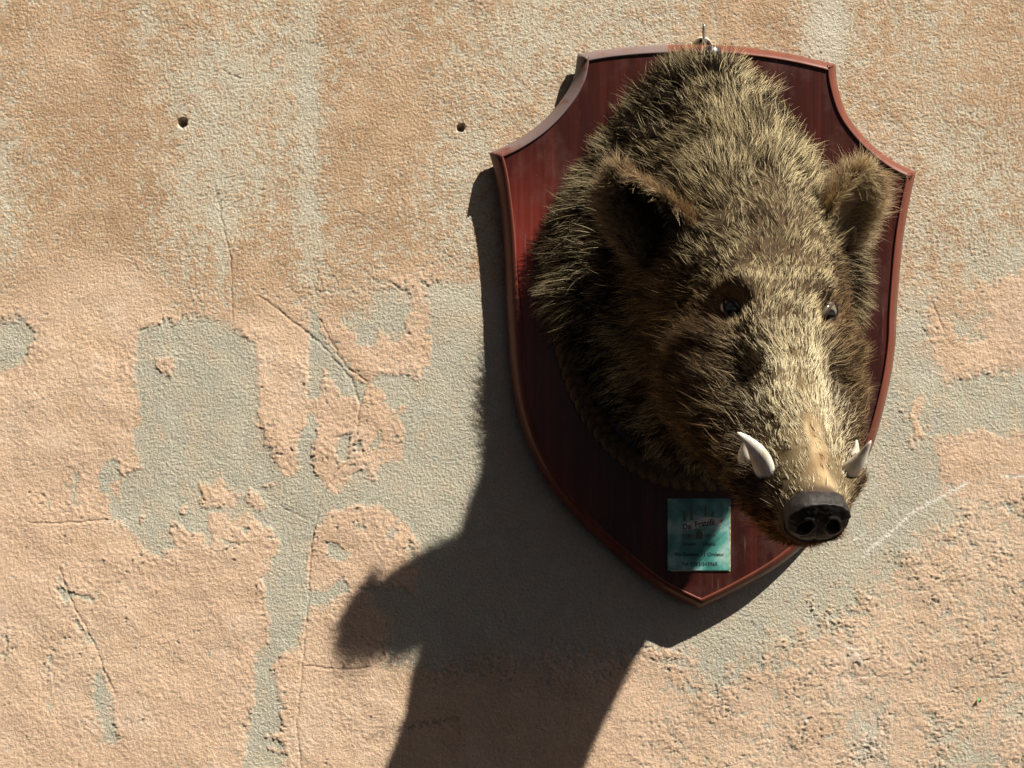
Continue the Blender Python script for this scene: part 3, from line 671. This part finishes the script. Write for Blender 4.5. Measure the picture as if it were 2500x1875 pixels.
    # --- ears
    for P, n, L, A, Nv in EARS:
        nL, nW = P.shape[:2]
        for sidee, cnt in ((1, 6500), (-1, 10500)):
            a = rng.random(cnt) * (nL - 1.001); b = rng.random(cnt) * (nW - 1.001)
            if sidee == -1:
                k = cnt // 3; edge = rng.random(k); b[:k] = np.where(edge < .5, rng.random(k) * 1.5, nW - 1.002 - rng.random(k) * 1.5)
            ia = a.astype(int); ib = b.astype(int); fa = (a - ia)[:, None]; fb = (b - ib)[:, None]
            R = (P[ia, ib] * (1 - fa) + P[ia + 1, ib] * fa) * (1 - fb) + (P[ia, ib + 1] * (1 - fa) + P[ia + 1, ib + 1] * fa) * fb
            nn = nrm(n[ia, ib]) * sidee; R = R + nn * .002
            t = b / (nW - 1) * 2 - 1; outw = np.sign(t) * np.abs(t) ** 3
            rgt = 1.0 if Nv[0] > 0 else 0.0  # right ear: paler hair, with its sunlight put into the colour
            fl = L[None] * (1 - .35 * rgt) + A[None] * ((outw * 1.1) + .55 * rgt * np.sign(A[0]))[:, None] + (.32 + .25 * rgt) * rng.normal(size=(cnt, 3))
            fl = nrm(fl - nn * (fl * nn).sum(-1, keepdims=True))
            rim = np.abs(t) ** 4
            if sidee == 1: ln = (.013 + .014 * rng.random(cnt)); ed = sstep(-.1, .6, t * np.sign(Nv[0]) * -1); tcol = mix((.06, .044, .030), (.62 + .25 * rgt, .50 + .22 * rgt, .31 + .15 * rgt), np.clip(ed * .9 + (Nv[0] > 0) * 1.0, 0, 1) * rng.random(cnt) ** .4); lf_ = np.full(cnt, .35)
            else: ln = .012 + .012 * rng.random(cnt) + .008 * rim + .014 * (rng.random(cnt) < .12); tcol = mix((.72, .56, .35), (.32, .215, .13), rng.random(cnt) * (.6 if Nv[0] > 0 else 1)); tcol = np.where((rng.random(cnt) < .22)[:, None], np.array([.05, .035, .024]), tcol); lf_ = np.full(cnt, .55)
            roots.append(R); nors.append(nn); flow.append(fl); leng.append(ln); lift.append(lf_ + .15 * rng.normal(size=cnt)); tipc.append(tcol)
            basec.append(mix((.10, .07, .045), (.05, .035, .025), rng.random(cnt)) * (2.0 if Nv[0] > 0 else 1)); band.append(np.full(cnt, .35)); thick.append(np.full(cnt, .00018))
    R = np.vstack(roots); Nn = np.vstack(nors); fl = np.vstack(flow); ln = np.concatenate(leng); lf = np.clip(np.concatenate(lift), .08, 1.35)
    tc = np.vstack(tipc); bc = np.vstack(basec); bd = np.concatenate(band); tk = np.concatenate(thick); n = len(R)
    keep = ln > .002; R, Nn, fl, ln, lf, tc, bc, bd, tk = [x[keep] for x in (R, Nn, fl, ln, lf, tc, bc, bd, tk)]; n = len(R)
    t = np.linspace(0, 1, NP_)
    wob = .26 * rng.normal(size=(n, 3))
    d0 = nrm(fl * np.cos(lf)[:, None] + Nn * np.sin(lf)[:, None] + wob * .6)
    bend = .35 * rng.normal(size=(n, 3))
    curl = (fl * .45 - Nn * .22 + np.array([0, 0, -.12]) + wob * .9)
    P = R[:, None] - Nn[:, None] * .0015 + ln[:, None, None] * (d0[:, None] * t[None, :, None] + curl[:, None] * (t ** 2 * .5)[None, :, None] + bend[:, None] * (t * (1 - t) * .55)[None, :, None])
    # clumping towards guide strands, first coarse tufts and then fine ones
    for div, lo, hi, rad_, pw_ in ((90, .15, .55, .022, 1.4), (14, .15, .80, .010, 1.1)):
        ng = n // div; g = rng.choice(n, ng, replace=False); kd = kdtree.KDTree(ng)
        for k, ii in enumerate(g): kd.insert(R[ii], k)
        kd.balance(); near = np.fromiter((kd.find(p)[1] for p in R.tolist()), int, n); gi = g[near]
        off = P[gi] - R[gi][:, None]; dist = np.linalg.norm(R - R[gi], axis=1); same = (Nn * Nn[gi]).sum(-1) > .3
        wgt = (rng.uniform(lo, hi, n) * (dist < rad_) * same)[:, None, None] * (t ** pw_)[None, :, None]
        sc = (ln / ln[gi])[:, None, None]
        P = P * (1 - wgt) + wgt * (R[gi][:, None] + off * np.clip(sc, .7, 1.3))
    P[..., 1] = np.minimum(P[..., 1], -(D_PANEL + .0012 + .004 * rng.random(n))[:, None])
    hc = bpy.data.hair_curves.new('fur'); hc.add_curves([NP_] * n)
    hc.points.foreach_set('position', P.astype(np.float32).ravel())
    rad = tk[:, None] * np.array([1, 1, .92, .75, .5, .12])[None]
    ra = hc.attributes.get('radius') or hc.attributes.new('radius', 'FLOAT', 'POINT'); ra.data.foreach_set('value', rad.astype(np.float32).ravel())
    k = sstep(0, 1, (t[None] - bd[:, None]) / .28 + .5)
    C = bc[:, None] * (1 - k[..., None]) + tc[:, None] * k[..., None]
    C = np.concatenate([np.clip(C, .004, .9), np.ones((n, NP_, 1))], -1)
    ca = hc.attributes.new('col', 'FLOAT_COLOR', 'POINT'); ca.data.foreach_set('color', C.astype(np.float32).ravel())
    m = bpy.data.materials.new('boar bristle'); m.use_nodes = True; tr = m.node_tree; tr.nodes.clear()
    out = tr.nodes.new('ShaderNodeOutputMaterial'); at_ = tr.nodes.new('ShaderNodeAttribute'); at_.attribute_name = 'col'
    df = tr.nodes.new('ShaderNodeBsdfDiffuse'); hr = tr.nodes.new('ShaderNodeBsdfHair'); hr.component = 'Reflection'; mx = tr.nodes.new('ShaderNodeMixShader'); mx.inputs[0].default_value = .28
    hr.inputs['RoughnessU'].default_value = .28; hr.inputs['RoughnessV'].default_value = .8
    tr.links.new(at_.outputs['Color'], df.inputs['Color']); tr.links.new(at_.outputs['Color'], hr.inputs['Color'])
    tr.links.new(df.outputs[0], mx.inputs[1]); tr.links.new(hr.outputs[0], mx.inputs[2]); tr.links.new(mx.outputs[0], out.inputs[0])
    o = bpy.data.objects.new('fur', hc); COL.objects.link(o); hc.materials.append(m); o.parent = head
    tag(o, kind='stuff'); print('strands', n)
build_fur()

# ------------------------------------------------------------------ hook and card
def build_hook():
    root = bpy.data.objects.new('wall_hook', None); c = at(1717, 106, .012); COL.objects.link(root); root.location = (c[0], 0, c[2]); root.empty_display_size = .02
    tag(root, 'steel hook pin in a white collar above the top edge of the shield plaque', 'hook'); inv = Matrix.Translation(-Vector(root.location))
    white = NT('old white nylon', (.62, .60, .53), .5, .4); white.bump(white.noise(white.coord(), 300, 3), .2, .0006)
    brown = NT('rubber washer', (.060, .045, .040), .6, .3); steel = NT('dull steel', (.30, .28, .25), .38, .5, .9); steel.bump(steel.noise(steel.coord(), 500, 3), .2, .0004)
    def lathe(name, prof, mat, tilt):
        V = []; n = 40; ax = nrm(np.array([0, -1, -tilt])); up = nrm(np.array([0, -tilt, 1.0])); rt = np.cross(ax, up)
        for r, h in prof:
            for t in np.linspace(0, 2 * math.pi, n, endpoint=False): V.append(tuple(np.array([c[0], -.0005, c[2]]) + ax * h + r * (rt * math.cos(t) + up * math.sin(t))))
        me = mesh_py(name, V, [tuple(f) for f in grid_faces(len(prof), n, True)]); bm = bmesh.new(); bm.from_mesh(me); bmesh.ops.recalc_face_normals(bm, faces=bm.faces); bm.to_mesh(me); bm.free()
        o = link(name, me, mat, root); o.matrix_parent_inverse = inv
    lathe('collar', [(.0122, 0), (.0122, .0085), (.0118, .0092), (.0112, .0093), (.0104, .0085), (.0104, 0), (.0122, 0)], white.m, .55)
    lathe('washer', [(.0103, .002), (.0103, .0100), (.0098, .0108), (.0078, .0108), (.0073, .0100), (.0073, .002), (.0103, .002)], brown.m, .55)
    lathe('inner_disc', [(.0072, .0012), (.0072, .0065), (.0066, .0070), (.0005, .0070), (.0005, .0012), (.0072, .0012)], white.m, .55)
    x, z = c[0], c[2]
    path = [(x, .004, z - .004), (x, -.010, z - .0045), (x, -.0145, z - .0035), (x, -.0165, z), (x, -.0168, z + .006), (x, -.0168, z + .0225)]
    P = catmull(path, 28); P = np.vstack([P, path[-1]]); V, F = tube(P, .0021, 12, True, 1, (1, .1, 0)); o = link('pin', mesh_py('pin', V, F), steel.m, root); o.matrix_parent_inverse = inv
build_hook()

def build_card():
    D = D_PANEL + .0016
    a = at(1630, 1217, D); b = at(1782, 1217, D); cc = at(1780, 1392, D); d = at(1630, 1392, D)
    root = bpy.data.objects.new('paper_card', None); COL.objects.link(root); root.location = tuple(d); root.empty_display_size = .02; inv = Matrix.Translation(-Vector(root.location))
    tag(root, 'small faded turquoise restaurant card stuck on the plaque below the rope', 'card')
    W = b[0] - a[0]; H = a[2] - d[2]; X0, Z0 = d[0], d[2]
    def sheet(name, D, x0, x1, z0, z1, mat, notch=False, thick=.0004):
        r = np.random.default_rng(3 if notch else 4); N = 44; pts = []
        for k in range(N): pts.append((x0 + (x1 - x0) * k / N, z0 + r.uniform(-.0003, .0002)))
        for k in range(N):
            f = k / N; dx = r.uniform(-.0003, .0002)
            if notch and .40 < f < .62: dx -= .0042 * math.sin((f - .40) / .22 * math.pi) ** .5
            pts.append((x1 + dx, z0 + (z1 - z0) * f))
        for k in range(N): pts.append((x1 + (x0 - x1) * k / N, z1 + r.uniform(-.0002, .0002)))
        for k in range(N): pts.append((x0 + r.uniform(-.0002, .0002), z1 + (z0 - z1) * k / N))
        bm = bmesh.new(); f = [bm.verts.new((x, -D - .0006 * math.exp(-((x - x1) / .01) ** 2) * notch, z)) for x, z in pts]; bk = [bm.verts.new((v.co.x, v.co.y + thick, v.co.z)) for v in f]
        bm.faces.new(f); bm.faces.new(bk[::-1])
        for k in range(len(f)): bm.faces.new((f[k], bk[k], bk[(k + 1) % len(f)], f[(k + 1) % len(f)]))
        bmesh.ops.triangulate(bm, faces=[q for q in bm.faces if len(q.verts) > 4]); bmesh.ops.recalc_face_normals(bm, faces=bm.faces)
        me = bpy.data.meshes.new(name); bm.to_mesh(me); bm.free(); o = link(name, me, mat, root, False); o.matrix_parent_inverse = inv; return o
    m = NT('turquoise print', rough=.45, spec=.4); q = m.noise(m.coord((26, 26, 26)), 1, 4, .55)
    m.l(m.ramp(q, [(.36, (.035, .17, .15)), (.50, (.09, .30, .27)), (.66, (.42, .58, .53))]), m.b.inputs['Base Color'])
    y = NT('yellowed paper', (.55, .52, .24), .7, .2); y.l(y.ramp(y.noise(y.coord((200, 200, 200)), 1, 3), [(.3, (.42, .38, .18)), (.7, (.66, .62, .34))]), y.b.inputs['Base Color'])
    sheet('backing_sheet', D - .0006, X0 + .004, X0 + W + .0009, Z0 - .0014, Z0 + H - .002, y.m)
    sheet('card_face', D, X0, X0 + W, Z0, Z0 + H, m.m, True)
    dk = NT('faded ink', (.030, .045, .050), .6, .2).m; br = NT('brown ink', (.125, .160, .105), .6, .2).m; wh = NT('pale banner', (.60, .58, .55), .6, .2).m; bk = NT('dark red ink', (.030, .018, .018), .6, .2).m
    def P(px, py): return X0 + (px - 230) / 1130 * W, Z0 + (1450 - py) / 1330 * H          # positions read off the enlarged card
    def flat(name, polys, mat, dd):
        bm = bmesh.new()
        for poly in polys:
            bm.faces.new([bm.verts.new((P(*p)[0], -D - dd, P(*p)[1])) for p in poly])
        bmesh.ops.triangulate(bm, faces=bm.faces[:]); bmesh.ops.recalc_face_normals(bm, faces=bm.faces)
        me = bpy.data.meshes.new(name); bm.to_mesh(me); bm.free(); o = link(name, me, mat, root, False); o.matrix_parent_inverse = inv
    def ln(x0, y0, x1, y1, w=9):
        dx, dy = x1 - x0, y1 - y0; k = math.hypot(dx, dy); nx, ny = -dy / k * w / 2, dx / k * w / 2
        return [(x0 + nx, y0 + ny), (x1 + nx, y1 + ny), (x1 - nx, y1 - ny), (x0 - nx, y0 - ny)]
    fac = [[(665, 200), (690, 300), (690, 520), (642, 520), (642, 300)], [(915, 210), (935, 300), (935, 450), (895, 450), (895, 300)], [(535, 330), (560, 400), (560, 540), (510, 540), (510, 400)], [(1040, 340), (1062, 400), (1062, 460), (1018, 460), (1018, 400)]]
    fac += [ln(725, 400, 795, 235), ln(795, 235, 875, 400), ln(725, 400, 875, 400), ln(715, 430, 885, 430), ln(570, 470, 640, 380, 7), ln(940, 400, 1015, 450, 7)]
    for x in range(520, 1090, 48): fac.append(ln(x, 700, x, 860, 8))
    fac += [ln(500, 700, 1090, 690, 8), ln(500, 865, 1110, 865, 12), [(740, 860), (740, 760), (770, 715), (800, 700), (830, 715), (860, 760), (860, 860)], [(590, 860), (590, 790), (615, 760), (640, 790), (640, 860)], [(960, 860), (960, 790), (985, 760), (1010, 790), (1010, 860)]]
    flat('cathedral_drawing', fac, br, .0003)
    flat('banner', [[(505, 600), (600, 565), (720, 545), (820, 490), (950, 465), (1090, 480), (1230, 490), (1180, 540), (1210, 600), (1090, 610), (960, 600), (850, 630), (720, 680), (600, 700), (520, 700)]], wh, .0005)
    def text(s, x, y, hpx, wpx, rot, mat, name):
        cu = bpy.data.curves.new(name, 'FONT'); cu.body = s; cu.size = 1; cu.align_x = 'CENTER'; cu.fill_mode = 'FRONT' if hasattr(cu, 'fill_mode') else None; cu.resolution_u = 3; cu.offset = .012
        to = bpy.data.objects.new(name, cu); COL.objects.link(to); bpy.context.view_layer.update()
        me = bpy.data.meshes.new_from_object(to.evaluated_get(bpy.context.evaluated_depsgraph_get())); bpy.data.objects.remove(to); bpy.data.curves.remove(cu)
        co = np.array([v.co[:] for v in me.vertices]); wx = np.ptp(co[:, 0]); sx = wpx / 1130 * W / wx; sz = hpx / 1330 * H / .72
        cx, cz = P(x, y); ca, sa = math.cos(rot), math.sin(rot); xm = (co[:, 0].max() + co[:, 0].min()) / 2
        X = (co[:, 0] - xm) * sx; Zz = co[:, 1] * sz
        out = np.stack([cx + X * ca - Zz * sa, np.full(len(X), -D - .0008), cz + X * sa + Zz * ca], 1)
        me.vertices.foreach_set('co', out.astype(np.float32).ravel()); me.update(); me.materials.clear()
        o = link(name, me, mat, root, False); o.matrix_parent_inverse = inv
    text('Dai', 592, 685, 105, 140, .10, bk, 'lettering'); text('Fratelli', 910, 625, 110, 350, .16, bk, 'lettering')
    text('sinfonia dei sapori', 800, 825, 62, 580, 0, br, 'lettering'); text('Orvieto  -  Umbria', 800, 990, 62, 600, 0, dk, 'lettering')
    text('Via Duomo, 11 Orvieto', 800, 1185, 70, 890, 0, dk, 'lettering'); text('Tel. 0763/343965', 805, 1365, 70, 650, 0, dk, 'lettering')
build_card()

def bit(name, px, py, D, size, color, label, cat, seed):
    c = at(px, py, D); r = np.random.default_rng(seed); n = 9; V = []
    for k in range(n):
        t = 2 * math.pi * k / n; q = size * r.uniform(.6, 1.1); V.append((q * math.cos(t) * .7, -.0012 * math.cos(2 * t) - .001, q * math.sin(t)))
    V = V + [(x, y + .0005, z) for x, y, z in V]
    F = [tuple(range(n)), tuple(range(2 * n - 1, n - 1, -1))] + [(k, k + n, (k + 1) % n + n, (k + 1) % n) for k in range(n)]
    m = NT(name, color, .6, .3); m.bump(m.noise(m.coord(), 800, 3), .4, .0005)
    o = link(name, mesh_py(name, V, F), m.m, None, False); o.location = tuple(c); tag(o, label, cat)
pp, pn_, _ = surf(2023, 630); bp = pp + pn_ * .016; q_ = proj(bp)
bit('petal', float(q_[0]), float(q_[1]), float(-bp[1]), .0036, (.26, .20, .40), 'tiny purple petal caught in the fur above the eye on the right', 'petal', 1)
bit('leaf_fragment', 2390, 1710, .002, .0042, (.18, .42, .14), 'tiny green leaf scrap stuck to the wall in the lower right corner', 'leaf', 2)
